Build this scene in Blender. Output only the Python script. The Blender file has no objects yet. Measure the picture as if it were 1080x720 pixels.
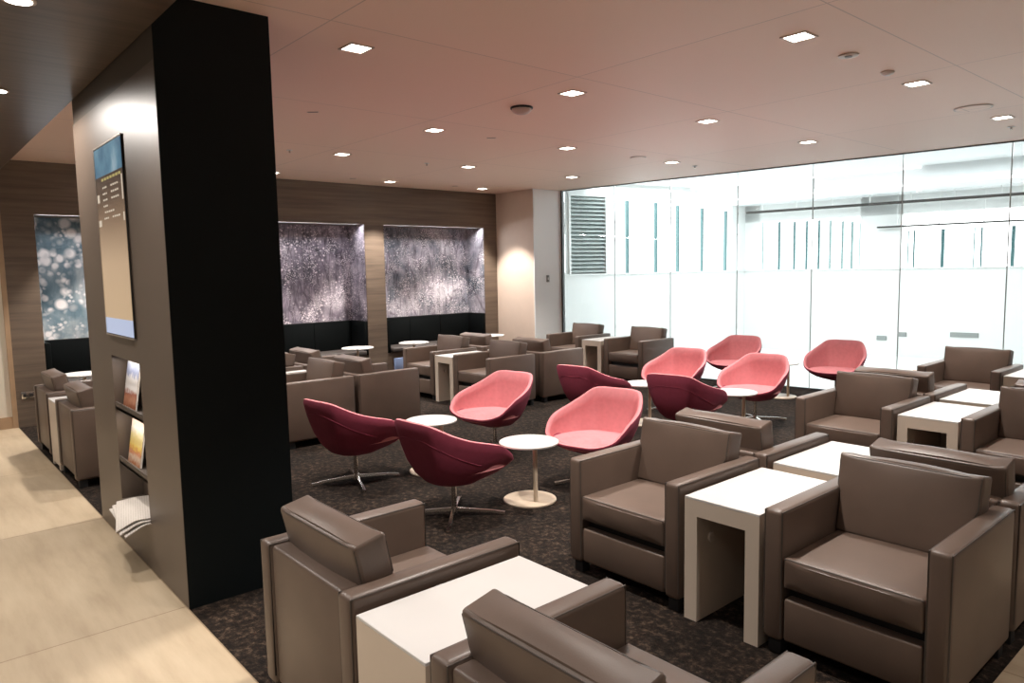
import bpy, bmesh, math, random
from mathutils import Vector, Matrix, Euler
random.seed(7)
SC = bpy.context.scene
COL = SC.collection
PI = math.pi
def R(a): return math.radians(a)
def lin(r, g, b):
    f = lambda c: (c/255/12.92) if c/255 <= .04045 else ((c/255+.055)/1.055)**2.4
    return (f(r), f(g), f(b), 1)

# ------------------------------------------------------------------ materials
def base_mat(name):
    m = bpy.data.materials.new(name); m.use_nodes = True
    nt = m.node_tree; p = nt.nodes['Principled BSDF']
    return m, nt, p
def N(nt, t, **kw):
    n = nt.nodes.new(t)
    for k, v in kw.items():
        if k in n.inputs: n.inputs[k].default_value = v
        else: setattr(n, k, v)
    return n
def ramp(nt, fac, stops):
    r = nt.nodes.new('ShaderNodeValToRGB')
    e = r.color_ramp.elements
    while len(e) < len(stops): e.new(.5)
    for i, (p, c) in enumerate(stops):
        e[i].position = p; e[i].color = c
    nt.links.new(fac, r.inputs[0]); return r.outputs[0]
def bump(nt, p, h, s=.1, d=.01):
    b = N(nt, 'ShaderNodeBump'); b.inputs['Strength'].default_value = s; b.inputs['Distance'].default_value = d
    nt.links.new(h, b.inputs['Height']); nt.links.new(b.outputs[0], p.inputs['Normal'])
def coords(nt, scale=(1,1,1), rot=(0,0,0)):
    t = N(nt, 'ShaderNodeTexCoord'); m = N(nt, 'ShaderNodeMapping')
    m.inputs['Scale'].default_value = scale; m.inputs['Rotation'].default_value = rot
    nt.links.new(t.outputs['Object'], m.inputs[0]); return m.outputs[0]
def simple(name, col, rough=.5, metal=0, noise=0, nscale=8, spec=None, bumps=0, bscale=300):
    m, nt, p = base_mat(name)
    p.inputs['Base Color'].default_value = col; p.inputs['Roughness'].default_value = rough
    p.inputs['Metallic'].default_value = metal
    if spec is not None: p.inputs['Specular IOR Level'].default_value = spec
    c = coords(nt)
    if noise:
        n = N(nt, 'ShaderNodeTexNoise', Scale=nscale, Detail=4); nt.links.new(c, n.inputs['Vector'])
        a = tuple(max(0, x*(1-noise)) for x in col[:3])+(1,); b = tuple(min(1, x*(1+noise)) for x in col[:3])+(1,)
        nt.links.new(ramp(nt, n.outputs['Fac'], [(.3, a), (.7, b)]), p.inputs['Base Color'])
    if bumps:
        n = N(nt, 'ShaderNodeTexNoise', Scale=bscale, Detail=2); nt.links.new(c, n.inputs['Vector'])
        bump(nt, p, n.outputs['Fac'], bumps, .002)
    return m
def emit(name, col, s, noise=None):
    m, nt, p = base_mat(name)
    p.inputs['Base Color'].default_value = (0.02, .02, .02, 1); p.inputs['Roughness'].default_value = .2
    p.inputs['Emission Color'].default_value = col; p.inputs['Emission Strength'].default_value = s
    return m
def wood(name, dark, light, axis='Y', scale=1.0, rough=.45):
    m, nt, p = base_mat(name)
    sc = {'Y': (14, .9, 22), 'X': (.9, 14, 22)}[axis]
    c = coords(nt, tuple(s*scale for s in sc))
    n = N(nt, 'ShaderNodeTexNoise', Scale=1.6, Detail=6, Roughness=.62); nt.links.new(c, n.inputs['Vector'])
    w = ramp(nt, n.outputs['Fac'], [(.3, dark), (.72, light)])
    nt.links.new(w, p.inputs['Base Color']); p.inputs['Roughness'].default_value = rough
    bump(nt, p, n.outputs['Fac'], .06, .004)
    return m

M = {}
M['leather'] = simple('taupe_leather', (.116, .079, .060, 1), .44, spec=.65, noise=.10, nscale=5, bumps=.12, bscale=260)
M['piping'] = simple('taupe_piping', (.07, .055, .046, 1), .45)
M['dark'] = simple('dark_plastic', (.012, .012, .013, 1), .6)
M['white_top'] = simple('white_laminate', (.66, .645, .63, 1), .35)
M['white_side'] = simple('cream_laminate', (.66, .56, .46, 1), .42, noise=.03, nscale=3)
M['cream_metal'] = simple('cream_metal', (.62, .51, .39, 1), .4)
M['grommet'] = simple('grommet_plastic', (.62, .52, .44, 1), .4)
M['pink'] = simple('pink_wool', (.64, .228, .248, 1), .85, noise=.05, nscale=30, bumps=.25, bscale=500)
M['maroon'] = simple('maroon_wool', (.285, .042, .080, 1), .85, noise=.06, nscale=30, bumps=.25, bscale=500)
M['chrome'] = simple('brushed_chrome', (.62, .58, .54, 1), .22, metal=1)
M['black_paint'] = simple('black_wall_paint', (.0036, .0064, .0074, 1), .6, noise=.05, nscale=2, spec=.22)
M['taupe_panel'] = simple('taupe_wall_panel', (.105, .079, .062, 1), .40, noise=.05, nscale=2)
M['header_panel'] = simple('dark_header_panel', (.07, .056, .046, 1), .5)
M['return_paint'] = simple('bright_white_paint', (.95, .96, .955, 1), .55)
M['cream_wall'] = simple('cream_wall_paint', (.80, .72, .60, 1), .6)
M['plaster'] = simple('beige_plaster', (.70, .56, .46, 1), .6, noise=.02)
M['white_paint'] = simple('white_wall_paint', (.88, .90, .89, 1), .6)
M['white_ceiling'] = simple('atrium_ceiling_paint', (.84, .87, .88, 1), .7)
M['timber_trim'] = simple('pale_timber_trim', (.42, .28, .17, 1), .45, noise=.1, nscale=6)
M['bench'] = simple('black_upholstery', (.0022, .0034, .0036, 1), .8, spec=.12)
M['bench_seat'] = simple('dark_bench_vinyl', (.06, .05, .045, 1), .5)
M['fin'] = simple('teal_glass_fin', (.10, .20, .21, 1), .3)
M['fin_pale'] = simple('pale_glass_fin', (.30, .42, .42, 1), .3)
M['louvre'] = simple('grey_louvre_metal', (.50, .56, .55, 1), .5)
M['grille'] = simple('grey_vent_metal', (.26, .27, .26, 1), .6)
M['beam'] = simple('dark_track_metal', (.055, .05, .045, 1), .5)
M['white_plastic'] = simple('white_plastic', (.75, .72, .68, 1), .4)
M['fixture'] = simple('ceiling_fitting_plastic', (.60, .50, .43, 1), .45)
M['bezel'] = simple('display_bezel', (.02, .018, .016, 1), .3)
M['bezel_light'] = simple('display_edge_metal', (.55, .5, .45, 1), .3, metal=.8)
M['steel_channel'] = simple('dark_channel_metal', (.08, .085, .085, 1), .4, metal=.6)
M['downlight'] = emit('downlight_glow', (1, .93, .84, 1), 14)
M['strip'] = emit('strip_light_glow', (1, 1, 1, 1), 2.2)
M['daylight'] = emit('daylit_window', (.97, 1, 1, 1), 4.2)
M['blue_slab_color'] = simple('pale_blue_slab', (.20, .27, .45, 1), .5)

# wood wall / wood ceiling
M['wood_wall'] = wood('oak_wall_veneer', (.112, .082, .061, 1), (.200, .148, .108, 1), 'Y', .7, .5)
M['wood_ceiling'] = wood('dark_wood_ceiling', (.075, .052, .038, 1), (.150, .105, .077, 1), 'Y', 1.1, .34)

# main ceiling: plaster board, warm bounced light tinted into its colour, faint panel joints
m, nt, p = base_mat('plasterboard_ceiling')
c = coords(nt)
br = N(nt, 'ShaderNodeTexBrick', Scale=1.0)
br.offset = 0; br.inputs['Brick Width'].default_value = 1.68; br.inputs['Row Height'].default_value = 1.78
br.inputs['Mortar Size'].default_value = .004; br.inputs['Mortar Smooth'].default_value = 0
br.inputs['Color1'].default_value = (.93, .70, .565, 1); br.inputs['Color2'].default_value = (.915, .685, .55, 1)
br.inputs['Mortar'].default_value = (.66, .50, .41, 1)
mp = N(nt, 'ShaderNodeMapping'); mp.inputs['Location'].default_value = (1.74, -.02, 0)
nt.links.new(c, mp.inputs[0]); nt.links.new(mp.outputs[0], br.inputs['Vector'])
nt.links.new(br.outputs['Color'], p.inputs['Base Color']); p.inputs['Roughness'].default_value = .55
M['ceiling'] = m

# carpet
m, nt, p = base_mat('dark_brown_carpet')
c = coords(nt, (1, 1, 1))
n1 = N(nt, 'ShaderNodeTexNoise', Scale=26, Detail=5, Roughness=.75); nt.links.new(c, n1.inputs['Vector'])
n2 = N(nt, 'ShaderNodeTexNoise', Scale=3.2, Detail=3); nt.links.new(c, n2.inputs['Vector'])
c1 = ramp(nt, n1.outputs['Fac'], [(.38, (.008, .006, .005, 1)), (.52, (.020, .014, .0108, 1)), (.72, (.105, .073, .052, 1))])
c2 = ramp(nt, n2.outputs['Fac'], [(.35, (.62, .62, .62, 1)), (.7, (1.25, 1.2, 1.15, 1))])
mx = N(nt, 'ShaderNodeMix', data_type='RGBA', blend_type='MULTIPLY'); mx.inputs[0].default_value = 1
nt.links.new(c1, mx.inputs[6]); nt.links.new(c2, mx.inputs[7]); nt.links.new(mx.outputs[2], p.inputs['Base Color'])
p.inputs['Roughness'].default_value = .95; p.inputs['Specular IOR Level'].default_value = .15
n3 = N(nt, 'ShaderNodeTexNoise', Scale=160, Detail=2); nt.links.new(c, n3.inputs['Vector'])
bump(nt, p, n3.outputs['Fac'], .7, .01)
M['carpet'] = m

# travertine tile, joints along Y every 1.75 m, streaks along X
m, nt, p = base_mat('travertine_tile')
c = coords(nt, (1, 1, 1))
st = coords(nt, (1.1, 7, 1), (0, 0, R(-20)))
n1 = N(nt, 'ShaderNodeTexNoise', Scale=1.5, Detail=7, Roughness=.6); nt.links.new(st, n1.inputs['Vector'])
n2 = N(nt, 'ShaderNodeTexNoise', Scale=1.1, Detail=3); nt.links.new(c, n2.inputs['Vector'])
c1 = ramp(nt, n1.outputs['Fac'], [(.3, (.385, .298, .198, 1)), (.5, (.45, .358, .244, 1)), (.75, (.51, .415, .292, 1))])
c2 = ramp(nt, n2.outputs['Fac'], [(.3, (.86, .84, .82, 1)), (.7, (1.08, 1.08, 1.08, 1))])
mx = N(nt, 'ShaderNodeMix', data_type='RGBA', blend_type='MULTIPLY'); mx.inputs[0].default_value = 1
nt.links.new(c1, mx.inputs[6]); nt.links.new(c2, mx.inputs[7])
br = N(nt, 'ShaderNodeTexBrick', Scale=1.0); br.offset = 0
br.inputs['Brick Width'].default_value = 1.75; br.inputs['Row Height'].default_value = 2.2
br.inputs['Mortar Size'].default_value = .003; br.inputs['Mortar Smooth'].default_value = 0
br.inputs['Color1'].default_value = (1, 1, 1, 1); br.inputs['Color2'].default_value = (.97, .97, .97, 1); br.inputs['Mortar'].default_value = (.55, .5, .45, 1)
mp = N(nt, 'ShaderNodeMapping'); mp.inputs['Location'].default_value = (.10, 1.21, 0)
nt.links.new(c, mp.inputs[0]); nt.links.new(mp.outputs[0], br.inputs['Vector'])
mx2 = N(nt, 'ShaderNodeMix', data_type='RGBA', blend_type='MULTIPLY'); mx2.inputs[0].default_value = 1
nt.links.new(mx.outputs[2], mx2.inputs[6]); nt.links.new(br.outputs['Color'], mx2.inputs[7])
nt.links.new(mx2.outputs[2], p.inputs['Base Color']); p.inputs['Roughness'].default_value = .5
M['tile'] = m

# glass: clear pane, faint cool tint
m, nt, p = base_mat('clear_glass')
nt.nodes.remove(p); out = nt.nodes['Material Output']
tr = N(nt, 'ShaderNodeBsdfTransparent'); tr.inputs[0].default_value = (.972, .988, .985, 1)
gl = N(nt, 'ShaderNodeBsdfGlossy'); gl.inputs['Roughness'].default_value = .02
fr = N(nt, 'ShaderNodeFresnel', IOR=1.35); ms = N(nt, 'ShaderNodeMixShader')
nt.links.new(fr.outputs[0], ms.inputs[0]); nt.links.new(tr.outputs[0], ms.inputs[1]); nt.links.new(gl.outputs[0], ms.inputs[2])
nt.links.new(ms.outputs[0], out.inputs[0])
M['glass'] = m
M['glass_edge'] = simple('glass_joint_silicone', (.50, .56, .56, 1), .4)

# mural prints
def mural(name, cols, dots, dotcol, vscale=4.5, seed=0, tilt=12, stalks=True):
    m, nt, p = base_mat(name)
    c = coords(nt)
    mp = N(nt, 'ShaderNodeMapping'); mp.inputs['Location'].default_value = (seed, seed*1.7, seed*.3)
    nt.links.new(c, mp.inputs[0]); v = mp.outputs[0]
    n1 = N(nt, 'ShaderNodeTexNoise', Scale=2.2, Detail=5, Roughness=.6, Distortion=.6); nt.links.new(v, n1.inputs['Vector'])
    base = ramp(nt, n1.outputs['Fac'], [(.34, cols[0]), (.46, cols[1]), (.56, cols[2]), (.68, cols[3])])
    # fine stalks: vertical stretched noise
    mp2 = N(nt, 'ShaderNodeMapping'); mp2.inputs['Scale'].default_value = (9, 9, 1.8); mp2.inputs['Rotation'].default_value = (R(tilt), 0, 0)
    nt.links.new(v, mp2.inputs[0])
    n2 = N(nt, 'ShaderNodeTexNoise', Scale=1.6, Detail=7, Roughness=.7); nt.links.new(mp2.outputs[0], n2.inputs['Vector'])
    s = ramp(nt, n2.outputs['Fac'], [(.40, (.22, .20, .24, 1)), (.5, (.9, .9, .9, 1)), (.62, (1.3, 1.25, 1.3, 1))])
    mx = N(nt, 'ShaderNodeMix', data_type='RGBA', blend_type='MULTIPLY'); mx.inputs[0].default_value = .5 if stalks else .2
    nt.links.new(base, mx.inputs[6]); nt.links.new(s, mx.inputs[7])
    cur = mx.outputs[2]
    if stalks:
        mp3 = N(nt, 'ShaderNodeMapping'); mp3.inputs['Scale'].default_value = (1, 7, 1.1); mp3.inputs['Rotation'].default_value = (R(tilt*.7), 0, 0)
        n4 = N(nt, 'ShaderNodeTexNoise', Scale=5, Detail=3); nt.links.new(v, n4.inputs['Vector'])
        wv = N(nt, 'ShaderNodeMix', data_type='VECTOR'); wv.inputs[0].default_value = .05
        nt.links.new(v, wv.inputs[4]); nt.links.new(n4.outputs['Color'], wv.inputs[5]); nt.links.new(wv.outputs[1], mp3.inputs[0])
        ve = N(nt, 'ShaderNodeTexVoronoi', Scale=1.5, feature='DISTANCE_TO_EDGE'); nt.links.new(mp3.outputs[0], ve.inputs['Vector'])
        st_ = ramp(nt, ve.outputs['Distance'], [(.012, (.38, .34, .38, 1)), (.05, (1, 1, 1, 1))])
        ms_ = N(nt, 'ShaderNodeMix', data_type='RGBA', blend_type='MULTIPLY'); ms_.inputs[0].default_value = .8
        nt.links.new(cur, ms_.inputs[6]); nt.links.new(st_, ms_.inputs[7]); cur = ms_.outputs[2]
    for k, (sc, size, amt) in enumerate(dots):
        vo = N(nt, 'ShaderNodeTexVoronoi', Scale=sc, Randomness=1.0); nt.links.new(v, vo.inputs['Vector'])
        d = ramp(nt, vo.outputs['Distance'], [(size*.55, (1, 1, 1, 1)), (size, (0, 0, 0, 1))])
        n3 = N(nt, 'ShaderNodeTexNoise', Scale=3.1+k, Detail=2); nt.links.new(v, n3.inputs['Vector'])
        g = ramp(nt, n3.outputs['Fac'], [(.46, (0, 0, 0, 1)), (.60, (amt, amt, amt, 1))])
        mm = N(nt, 'ShaderNodeMath', operation='MULTIPLY'); nt.links.new(d, mm.inputs[0]); nt.links.new(g, mm.inputs[1])
        mz = N(nt, 'ShaderNodeMix', data_type='RGBA'); nt.links.new(mm.outputs[0], mz.inputs[0])
        nt.links.new(cur, mz.inputs[6]); mz.inputs[7].default_value = dotcol; cur = mz.outputs[2]
    nt.links.new(cur, p.inputs['Base Color']); p.inputs['Roughness'].default_value = .35
    return m
M['mural_plum'] = mural('plum_meadow_print', [(.085, .080, .10, 1), (.22, .190, .235, 1), (.40, .35, .405, 1), (.58, .53, .58, 1)],
                        [(17, .34, 1), (30, .38, 1), (52, .42, 1)], (.92, .84, .88, 1), seed=0)
M['mural_grey'] = mural('grey_meadow_print', [(.10, .125, .155, 1), (.27, .27, .31, 1), (.42, .385, .435, 1), (.60, .58, .62, 1)],
                        [(24, .33, 1), (40, .38, 1), (60, .42, 1)], (.92, .86, .89, 1), seed=3.1, tilt=-30)
M['mural_blue'] = mural('blue_blossom_print', [(.075, .13, .165, 1), (.15, .22, .26, 1), (.27, .33, .36, 1), (.45, .47, .49, 1)],
                        [(6.5, .50, 1), (11, .5, 1), (19, .46, .8)], (.84, .80, .79, 1), seed=6.3, stalks=False)

# screen pictures; the beige fade is a reflection painted into the glow
m, nt, p = base_mat('screen_sky'); c = coords(nt)
n = N(nt, 'ShaderNodeTexNoise', Scale=4, Detail=5); nt.links.new(c, n.inputs['Vector'])
k = ramp(nt, n.outputs['Fac'], [(.35, lin(62, 100, 128)), (.55, lin(104, 146, 166)), (.75, lin(175, 195, 205))])
nt.links.new(k, p.inputs['Emission Color']); p.inputs['Emission Strength'].default_value = .8; p.inputs['Base Color'].default_value = (.02, .02, .02, 1)
p.inputs['Roughness'].default_value = .15; M['screen_sky'] = m
m, nt, p = base_mat('screen_list_reflection'); c = coords(nt)
sx = N(nt, 'ShaderNodeSeparateXYZ'); nt.links.new(c, sx.inputs[0])
mr = N(nt, 'ShaderNodeMapRange'); mr.inputs[1].default_value = 1.35; mr.inputs[2].default_value = 2.17; nt.links.new(sx.outputs[2], mr.inputs[0])
k = ramp(nt, mr.outputs[0], [(0, lin(196, 166, 130)), (.40, lin(190, 160, 128)), (.68, lin(140, 114, 92)), (.86, lin(88, 70, 58)), (1, lin(78, 64, 56))])
nt.links.new(k, p.inputs['Emission Color']); p.inputs['Emission Strength'].default_value = .85; p.inputs['Base Color'].default_value = (.02, .02, .02, 1)
p.inputs['Roughness'].default_value = .15; M['screen_list_reflection'] = m
M['screen_foot'] = emit('screen_footer', lin(176, 190, 220), .9)
M['screen_text'] = emit('screen_text', lin(210, 195, 175), .9)
M['screen_title'] = emit('screen_title', lin(190, 175, 110), .8)

def cover(name, stops, scale=14, axis=2, z0=0, z1=.3, dots=None):
    m, nt, p = base_mat(name); c = coords(nt)
    sx = N(nt, 'ShaderNodeSeparateXYZ'); nt.links.new(c, sx.inputs[0])
    mr = N(nt, 'ShaderNodeMapRange'); mr.inputs[1].default_value = z0; mr.inputs[2].default_value = z1; nt.links.new(sx.outputs[axis], mr.inputs[0])
    n = N(nt, 'ShaderNodeTexNoise', Scale=scale, Detail=3); nt.links.new(c, n.inputs['Vector'])
    a = N(nt, 'ShaderNodeMath', operation='MULTIPLY_ADD'); a.inputs[1].default_value = .35; a.inputs[2].default_value = -.175
    nt.links.new(n.outputs['Fac'], a.inputs[0])
    b = N(nt, 'ShaderNodeMath', operation='ADD'); nt.links.new(mr.outputs[0], b.inputs[0]); nt.links.new(a.outputs[0], b.inputs[1])
    r_ = ramp(nt, b.outputs[0], stops); nt.links.new(r_, p.inputs['Base Color']); p.inputs['Roughness'].default_value = .3
    return m
M['cover_city'] = cover('city_magazine_cover', [(0, (.30, .10, .05, 1)), (.18, (.45, .2, .12, 1)), (.3, (.28, .08, .05, 1)), (.38, (.65, .63, .62, 1)), (.6, (.72, .72, .75, 1)), (.68, (.25, .30, .48, 1)), (.86, (.45, .5, .62, 1)), (.95, (.85, .85, .85, 1))], 30)
M['cover_yellow'] = cover('yellow_magazine_cover', [(0, (.45, .16, .06, 1)), (.14, (.7, .55, .42, 1)), (.24, (.55, .18, .08, 1)), (.34, (.75, .55, .12, 1)), (.55, (.8, .7, .35, 1)), (.68, (.82, .76, .66, 1)), (.85, (.6, .42, .36, 1)), (.95, (.85, .8, .75, 1))], 45)
M['paper'] = simple('magazine_paper', (.80, .75, .69, 1), .6)
m, nt, p = base_mat('newsprint'); c = coords(nt, (1, 1, 1))
br = N(nt, 'ShaderNodeTexBrick', Scale=1); br.inputs['Brick Width'].default_value = .09; br.inputs['Row Height'].default_value = .012
br.inputs['Mortar Size'].default_value = .003; br.inputs['Color1'].default_value = (.42, .38, .34, 1); br.inputs['Color2'].default_value = (.46, .42, .38, 1); br.inputs['Mortar'].default_value = (.52, .48, .44, 1)
nt.links.new(c, br.inputs['Vector']); nt.links.new(br.outputs['Color'], p.inputs['Base Color']); p.inputs['Roughness'].default_value = .7
M['newsprint'] = m

# ------------------------------------------------------------------ mesh helpers
class MB:
    def __init__(s): s.bm = bmesh.new()
    def add(s, other, mat=None):
        tmp = bpy.data.meshes.new('tmp'); other.to_mesh(tmp); other.free()
        if mat is not None: tmp.transform(mat)
        s.bm.from_mesh(tmp); bpy.data.meshes.remove(tmp); return s
    def box(s, x0, x1, y0, y1, z0, z1, bev=0, seg=2, mat=None):
        b = bmesh.new(); bmesh.ops.create_cube(b, size=1)
        for v in b.verts:
            v.co = Vector(((x0+x1)/2+v.co.x*(x1-x0), (y0+y1)/2+v.co.y*(y1-y0), (z0+z1)/2+v.co.z*(z1-z0)))
        if bev: bmesh.ops.bevel(b, geom=b.edges[:], offset=bev, segments=seg, profile=.5, affect='EDGES')
        return s.add(b, mat)
    def cyl(s, x, y, z0, z1, r0, r1=None, seg=32, bev=0, mat=None):
        b = bmesh.new(); r1 = r0 if r1 is None else r1
        bmesh.ops.create_cone(b, cap_ends=True, segments=seg, radius1=r0, radius2=r1, depth=z1-z0)
        for v in b.verts: v.co += Vector((x, y, (z0+z1)/2))
        if bev:
            es = [e for e in b.edges if abs(e.verts[0].co.z-e.verts[1].co.z) < 1e-6]
            bmesh.ops.bevel(b, geom=es, offset=bev, segments=2, profile=.5, affect='EDGES')
        return s.add(b, mat)
    def tube(s, pts, r, seg=6, closed=False):
        b = bmesh.new(); pts = [Vector(q) for q in pts]; n = len(pts); rings = []
        for i, q in enumerate(pts):
            a = pts[(i-1) % n] if (closed or i) else q; c = pts[(i+1) % n] if (closed or i < n-1) else q
            d = (c-a).normalized(); u = d.orthogonal().normalized() if abs(d.z) > .9 else d.cross(Vector((0, 0, 1))).normalized()
            w = d.cross(u)
            rings.append([b.verts.new(q+r*(math.cos(2*PI*k/seg)*u+math.sin(2*PI*k/seg)*w)) for k in range(seg)])
        for i in range(n if closed else n-1):
            A, B = rings[i], rings[(i+1) % n]
            for k in range(seg): b.faces.new((A[k], A[(k+1) % seg], B[(k+1) % seg], B[k]))
        if not closed: b.faces.new(rings[0][::-1]); b.faces.new(rings[-1])
        return s.add(b)
    def poly(s, pts, th, nrm=(0, 0, 1)):
        b = bmesh.new(); n = Vector(nrm)
        lo = [b.verts.new(Vector(q)) for q in pts]; hi = [b.verts.new(Vector(q)+n*th) for q in pts]
        b.faces.new(lo[::-1]); b.faces.new(hi)
        for i in range(len(pts)):
            j = (i+1) % len(pts); b.faces.new((lo[i], lo[j], hi[j], hi[i]))
        return s.add(b)
    def build(s, name, mat, parent=None, smooth=True, angle=40):
        bmesh.ops.recalc_face_normals(s.bm, faces=s.bm.faces[:])
        me = bpy.data.meshes.new(name); s.bm.to_mesh(me); s.bm.free()
        me.materials.append(mat)
        if smooth:
            me.polygons.foreach_set('use_smooth', [True]*len(me.polygons))
            me.set_sharp_from_angle(angle=R(angle))
        o = bpy.data.objects.new(name, me); COL.objects.link(o)
        if parent: o.parent = parent
        return o
def tag(o, label, cat, group=None):
    o['label'] = label; o['category'] = cat
    if group: o['group'] = group
    return o
def struct(o): o['kind'] = 'structure'; return o
def thing(name, loc, rz, label, cat, group=None):
    o = bpy.data.objects.new(name, None); COL.objects.link(o); o.empty_display_size = .1
    o.location = loc; o.rotation_euler = (0, 0, rz); return tag(o, label, cat, group)
def kids(o): return [c for c in bpy.data.objects if c.parent == o]
def dup(root, loc, rz, label, group=None):
    r = root.copy(); COL.objects.link(r); r.location = loc; r.rotation_euler = (0, 0, rz); r['label'] = label
    if group: r['group'] = group
    for ch in kids(root):
        c = ch.copy(); COL.objects.link(c); c.parent = r
        for g in kids(ch):
            d = g.copy(); COL.objects.link(d); d.parent = c
    return r

# ------------------------------------------------------------------ the room
ZC, ZW = 2.865, 2.72
XW = -9.35                     # timber wall face
TE = .993                      # carpet / tile edge and column face
XT = -.785                     # second carpet / tile edge
G0 = Vector((-8.357, 8.431, 0)); GE = Vector((.9916, .1291, 0)); GN = Vector((-.1291, .9916, 0))
def gp(s, z, d=0): return G0+GE*s+GN*d+Vector((0, 0, z))

struct(MB().poly([(XW-.6, TE, -.08), (XT, TE, -.08), (XT, 9.395, -.08), tuple(gp(-.06, -.08)), (XW-.6, 8.3, -.08)], .08).build('floor_carpet', M['carpet'], smooth=False))
f = MB().box(XW-.1, 2.4, -3.2, TE, -.08, .004); f.poly([(XT, TE, -.08), (2.4, TE, -.08), (2.4, 9.82, -.08), (XT, 9.40, -.08)], .084)
struct(f.build('floor', M['tile'], smooth=False))
# ceilings
f = MB(); f.poly([(XW-.5, TE, ZC), (2.4, TE, ZC), (2.4, 9.9, ZC), gp(-.05, ZC), (XW-.5, 8.3, ZC)], .12)
struct(f.build('ceiling', M['ceiling'], smooth=False))
f = MB().box(XW-.1, 2.4, -3.2, TE, ZW, ZC+.12)
struct(f.build('ceiling_timber', M['wood_ceiling'], smooth=False))
# timber wall with three seating alcoves
BAYS = [(1.29, 3.20), (3.40, 5.316), (5.635, 7.53)]
ZA, DEPTH = 2.30, .46
f = MB()
f.box(XW-.05, XW, TE, 7.86, ZA, ZC)
edges = [TE]+[e for b in BAYS for e in b]+[7.86]
for i in range(0, len(edges), 2): f.box(XW-DEPTH, XW, edges[i], edges[i+1], 0, ZA)
f.box(XW-DEPTH-.06, XW-DEPTH, TE, 7.86, 0, ZA)
for a, b in BAYS: f.box(XW-DEPTH, XW-.05, a, b, ZA, ZA+.04)
struct(f.build('wall_back', M['wood_wall'], smooth=False))
# corner pilaster: beige face then white return running to the glass
f = MB().box(-9.40, -8.445, 7.80, 8.40, 0, ZC)
struct(f.build('wall_corner', M['plaster'], smooth=False))
f = MB().box(-8.445, -8.43, 7.802, 8.425, 0, ZC)
struct(f.build('wall_return', M['return_paint'], smooth=False))
# cream wall on the far left with timber jamb
struct(MB().box(XW-.1, XW-.01, -3.2, .955, .05, ZW).build('wall_left', M['cream_wall'], smooth=False))
struct(MB().box(XW-.1, XW+.012, .945, TE-.001, 0, ZW).build('trim_1', M['timber_trim'], smooth=False))
struct(MB().box(XW-.1, XW+.004, -3.2, .945, 0, .13).build('baseboard_left', M['timber_trim'], smooth=False))

# freestanding column: taupe face with display and magazine niche, black end
CX0, CX1, CY1 = -5.385, -3.56, 1.535
NX0, NX1, NZ0, NZ1, ND = -4.785, -4.165, .27, 1.145, .12
f = MB()
f.box(CX0, NX0, TE, TE+ND, 0, 2.573); f.box(NX1, CX1-.004, TE, TE+ND, 0, 2.573)
f.box(NX0, NX1, TE, TE+ND, 0, NZ0); f.box(NX0, NX1, TE, TE+ND, NZ1, 2.573)
f.box(CX0, CX1-.004, TE+ND, CY1, 0, 2.573)
col = struct(f.build('wall_column', M['taupe_panel'], smooth=False))
MB().box(CX0, CX1-.004, TE+.006, CY1, 2.573, ZC).build('header_panel', M['header_panel'], col, smooth=False)
MB().box(CX1-.004, CX1, TE+.0015, CY1+.001, 0, ZC).build('black_end_panel', M['black_paint'], col, smooth=False)
for z in (.535, .865):
    f = MB().box(NX0+.002, NX1-.002, TE+.002, TE+ND, z-.045, z-.028); f.box(NX0+.002, NX1-.002, TE+.002, TE+.012, z-.045, z, .002)
    f.build('magazine_shelf', M['header_panel'], col, smooth=False)

# glass wall
MUL = [-.02, .95, 1.914, 2.93, 3.925, 4.945, 5.995, 7.05, 8.1]
for i in range(len(MUL)-1):
    f = MB(); a, b = MUL[i]+.006, MUL[i+1]-.006
    P = [gp(a, .012, -.006), gp(b, .012, -.006), gp(b, ZC-.012, -.006), gp(a, ZC-.012, -.006)]
    f.poly(P, .012, GN)
    w = struct(f.build('window_%d' % (i+1), M['glass'], smooth=False))
f = MB()
for s in MUL[1:-1]:
    f.poly([gp(s-.0055, .012, -.007), gp(s+.0055, .012, -.007), gp(s+.0055, ZC-.012, -.007), gp(s-.0055, ZC-.012, -.007)], .014, GN)
struct(f.build('trim_2', M['glass_edge'], smooth=False))
f = MB()
for z0, z1 in ((0, .012), (ZC-.012, ZC)):
    f.poly([gp(-.02, z0, -.02), gp(8.1, z0, -.02), gp(8.1, z0, .02), gp(-.02, z0, .02)], z1-z0)
f.poly([gp(-.075, 0, -.025), gp(-.045, 0, -.025), gp(-.045, 0, .025), gp(-.075, 0, .025)], ZC)
struct(f.build('trim_3', M['steel_channel'], smooth=False))

# ------------------------------------------------------------------ bright hall beyond the glass
LA_, LB_ = Vector((-8.5, 8.52, 0)), Vector((-7.7, 12.7, 0)); LE = (LB_-LA_).normalized(); LN = Vector((LE.y, -LE.x, 0))  # LN points into the hall
def lp(s, z, d=0): return LA_+LE*s+LN*d+Vector((0, 0, z))
HD, HZ, HS = 4.155, 3.42, 9.0
def fp(s, z, d=0): return gp(s, z, HD-d)
def slab(f, fn, s0, s1, z0, z1, d0, d1):
    n = (fn(0, 0, 1)-fn(0, 0, 0)); f.poly([fn(s0, z0, d0), fn(s1, z0, d0), fn(s1, z1, d0), fn(s0, z1, d0)], d1-d0, n)
LED = 1.515
struct(MB().poly([gp(-.2, -.05, .03), gp(HS, -.05, .03), gp(HS, -.05, HD+.3), gp(-.2, -.05, HD+.3)], .05).build('floor_hall', M['white_paint'], smooth=False))
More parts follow.
